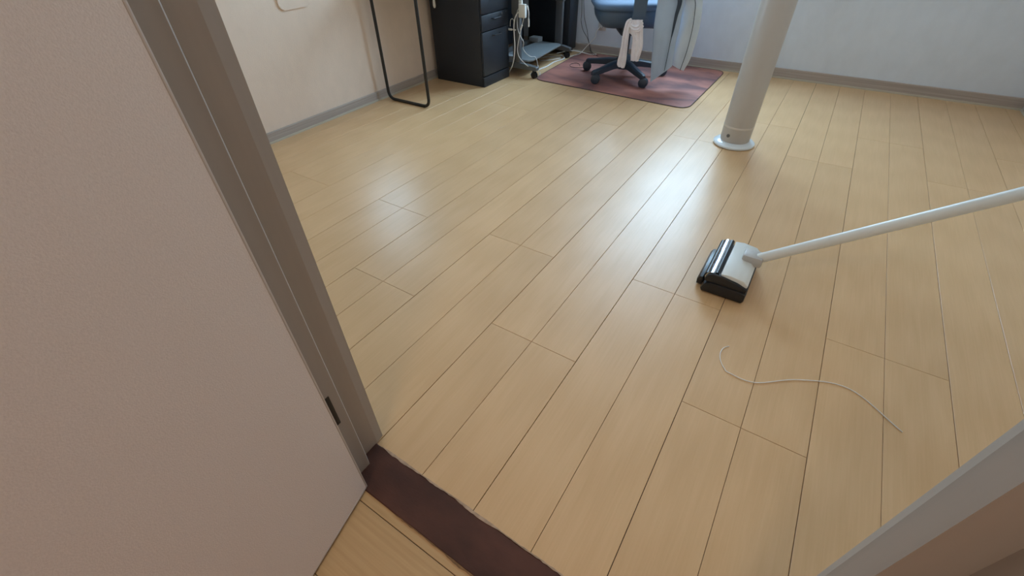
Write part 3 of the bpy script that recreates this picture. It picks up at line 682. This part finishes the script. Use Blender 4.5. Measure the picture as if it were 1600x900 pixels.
# ------------------------------------------------------------------ back wall outlet and cords
ol = empty('wall_outlet', (-1.135, YB, 0.215)); tag(ol, 'wall outlet low on the back wall behind the chair', 'outlet')
box('plate', -0.035, 0.035, -0.006, 0.0, -0.03, 0.045, 'outlet', ol, 0.002)
box('plug', -0.018, 0.012, -0.034, -0.006, -0.006, 0.022, 'fan_grey', ol, 0.003)
tag(tube('cord', [(-1.140, 3.363, 0.222), (-1.165, 3.350, 0.180)] + [(-1.1402, 3.3450, 0.2071), (-1.1687, 3.3450, 0.1405), (-1.2238, 3.3450, 0.0795), (-1.2818, 3.3450, 0.0268), (-1.3430, 3.3450, -0.0116)][1:3] + [(-1.245, 3.335, 0.055), (-1.27, 3.27, 0.012), (-1.300, 3.20, 0.0080), (-1.31, 3.15, 0.0080)], 0.0030, 'white_cable'), 'pale cord running from the wall outlet down to the desk', 'cord')
tag(tube('cord', [(-1.350, 3.385, 0.72), (-1.350, 3.385, 0.50)] + [(-1.3328, 3.3800, 0.3073), (-1.3334, 3.3800, 0.2490), (-1.3075, 3.3800, 0.1768), (-1.2571, 3.3800, 0.1158), (-1.2244, 3.3800, 0.0471)] + [(-1.21, 3.355, 0.030), (-1.175, 3.325, 0.0075), (-1.14, 3.30, 0.0070)], 0.0022, 'dark_cable'), 'dark cord bowing out lowest on the back wall beside the tower', 'cord')
tag(tube('cord', [(-1.335, 3.387, 0.72), (-1.335, 3.387, 0.50)] + [(-1.3142, 3.3840, 0.3177), (-1.2982, 3.3840, 0.2512), (-1.2684, 3.3840, 0.1746), (-1.2527, 3.3840, 0.1155), (-1.2182, 3.3840, 0.0313)] + [(-1.20, 3.360, 0.022), (-1.16, 3.335, 0.0075), (-1.10, 3.29, 0.0070)], 0.0022, 'dark_cable'), 'dark cord hanging straighter on the back wall, nearer the outlet', 'cord')
tag(tube('cord', [(-1.10, 2.93, 0.0065), (-1.13, 2.98, 0.0065), (-1.17, 2.99, 0.0065), (-1.19, 2.94, 0.0065), (-1.16, 2.88, 0.0065), (-1.11, 2.87, 0.0065), (-1.05, 2.90, 0.0065)], 0.0018, 'dark_cable'), 'thin dark cord curled on the red mat beside the chair', 'cord')

# ------------------------------------------------------------------ left wall: cover plate and hanging white tag
wp = empty('wall_plate', (-1.932, 1.01, 0.72), math.atan(0.019)); tag(wp, 'beige rounded cover plate at the top left of the left wall', 'cover plate')
prism('cover', rounded_poly([(-0.10, -0.105), (0.10, -0.105), (0.10, 0.105), (-0.10, 0.105)], 0.035), 0.0, 0.008, 'wall', wp, 0.003, axis='x')
hk = empty('cord_end', (-1.856, 1.995, 0)); tag(hk, 'white cord end hanging beside the cabinet on the left wall', 'cord')
tube('cord', [(0.002, 0.055, 0.70), (0.003, 0.055, 0.60), (0.006, 0.055, 0.545)], 0.0022, 'white_cable', hk)
lathe('pull_knob', [(0.003, 0.552), (0.007, 0.545), (0.010, 0.520), (0.0105, 0.500), (0.007, 0.488), (0.002, 0.484)], 'white_plastic', hk, 16, (0.010, 0.055))

# ------------------------------------------------------------------ column fan on the right
fn = empty('tower_fan', (0.335, 1.955, 0)); tag(fn, 'grey column appliance on a pale round base at the right', 'fan')
lathe('base', [(0.100, 0.0), (0.107, 0.004), (0.107, 0.012), (0.100, 0.018), (0.080, 0.024), (0.070, 0.026)], 'clear', fn, 48)
lathe('column', [(0.074, 0.024), (0.076, 0.035), (0.076, 0.78), (0.066, 0.80), (0.02, 0.805)], 'fan_grey', fn, 48)
lathe('collar', [(0.0765, 0.10), (0.0775, 0.102), (0.0775, 0.108), (0.0765, 0.11)], 'outlet', fn, 48)
for k in range(5):
    a = math.radians(-118); 
cyl('button', (0.0755 * math.cos(math.radians(-112)), 0.0755 * math.sin(math.radians(-112)), 0.062), (0.0785 * math.cos(math.radians(-112)), 0.0785 * math.sin(math.radians(-112)), 0.062), 0.009, 'steel_grey', fn, 16)

# ------------------------------------------------------------------ stick vacuum, only its head reaches into the photograph
vc = empty('stick_vacuum', (0.585, 0.715, 0)); tag(vc, 'stick vacuum with black, silver and white floor head at the right', 'vacuum cleaner')
VY0, VY1 = -0.118, 0.125
prism('head_base', [(-0.062, 0.004), (0.070, 0.004), (0.075, 0.012), (0.075, 0.040), (0.06, 0.048), (-0.040, 0.048), (-0.060, 0.036), (-0.066, 0.014)], VY0, VY1, 'vac_black', vc, 0.006, axis='y', smooth=40)
prism('bumper', [(-0.086, 0.006), (-0.068, 0.006), (-0.064, 0.030), (-0.070, 0.040), (-0.080, 0.038), (-0.087, 0.026)], VY0 + 0.030, VY1 - 0.02, 'vac_black', vc, 0.004, axis='y', smooth=40)
prism('end_cap', [(-0.060, 0.046), (0.072, 0.046), (0.072, 0.060), (0.040, 0.072), (-0.01, 0.080), (-0.040, 0.082), (-0.056, 0.072), (-0.062, 0.058)], VY0 + 0.004, VY0 + 0.030, 'vac_black', vc, 0.004, axis='y', smooth=40)
bm = bmesh.new(); tube_into(bm, [(-0.040, VY0 + 0.012, 0.060), (-0.040, VY1 - 0.004, 0.060)], 0.0235, 28); finish(bm, 'roller_tube', 'vac_chrome', vc, 40)
bm = bmesh.new(); tube_into(bm, [(-0.058, VY0 + 0.014, 0.066), (-0.058, VY1 - 0.004, 0.066)], 0.0095, 16); finish(bm, 'roller_guard', 'vac_black', vc, 40)
bm = bmesh.new(); tube_into(bm, [(-0.030, VY0 + 0.014, 0.078), (-0.030, VY1 - 0.004, 0.078)], 0.0080, 16); finish(bm, 'roller_guard', 'vac_black', vc, 40)
prism('cover', [(-0.018, 0.048), (0.068, 0.048), (0.070, 0.070), (0.055, 0.084), (0.010, 0.090), (-0.018, 0.086)], VY0 + 0.012, VY1 - 0.006, 'vac_white', vc, 0.005, axis='y', smooth=40)
box('joint_block', 0.02, 0.085, 0.010, 0.065, 0.070, 0.108, 'fan_grey', vc, 0.008)
cyl('wand', (0.07, 0.037, 0.095), (1.06, 0.15, 0.83), 0.017, 'vac_white', vc, 20)
cyl('handle', (1.055, 0.149, 0.826), (1.125, 0.158, 0.878), 0.022, 'vac_black', vc, 20)

# ------------------------------------------------------------------ thin white cord on the floor at the right
tag(tube('cord', [(0.6670, 0.3857, 0.0022), (0.6555, 0.3709, 0.0022), (0.6515, 0.3489, 0.0022), (0.6554, 0.3250, 0.0022), (0.6646, 0.3052, 0.0022), (0.6762, 0.2903, 0.0022), (0.6905, 0.2816, 0.0022)] + [(0.76, 0.285, 0.0022), (0.86, 0.36, 0.0022), (0.98, 0.40, 0.0022), (1.10, 0.32, 0.0022)], 0.0013, 'white_cable'), 'thin white cord looped on the floor below the vacuum head', 'cord')

# ------------------------------------------------------------------ hall ceiling lamp, added out of view to warm the door and hall floor
lp = empty('added_hall_lamp', (0.55, -1.40, ZC)); tag(lp, 'round white ceiling lamp added to the hall for warm fill', 'lamp')
lathe('canopy', [(0.06, -0.03), (0.065, -0.005), (0.065, 0.0)], 'lamp_shade', lp, 24)
lathe('shade', [(0.13, -0.09), (0.15, -0.07), (0.15, -0.045), (0.10, -0.03), (0.06, -0.028)], 'lamp_shade', lp, 32)
ld = bpy.data.lights.new('added_warm_fill', 'AREA'); ld.shape = 'DISK'; ld.size = 0.24; ld.energy = 9.5; ld.color = (1.0, 0.86, 0.70)
lo = bpy.data.objects.new('added_warm_fill', ld); COL.objects.link(lo); lo.parent = lp; lo.location = (0, 0, -0.095)
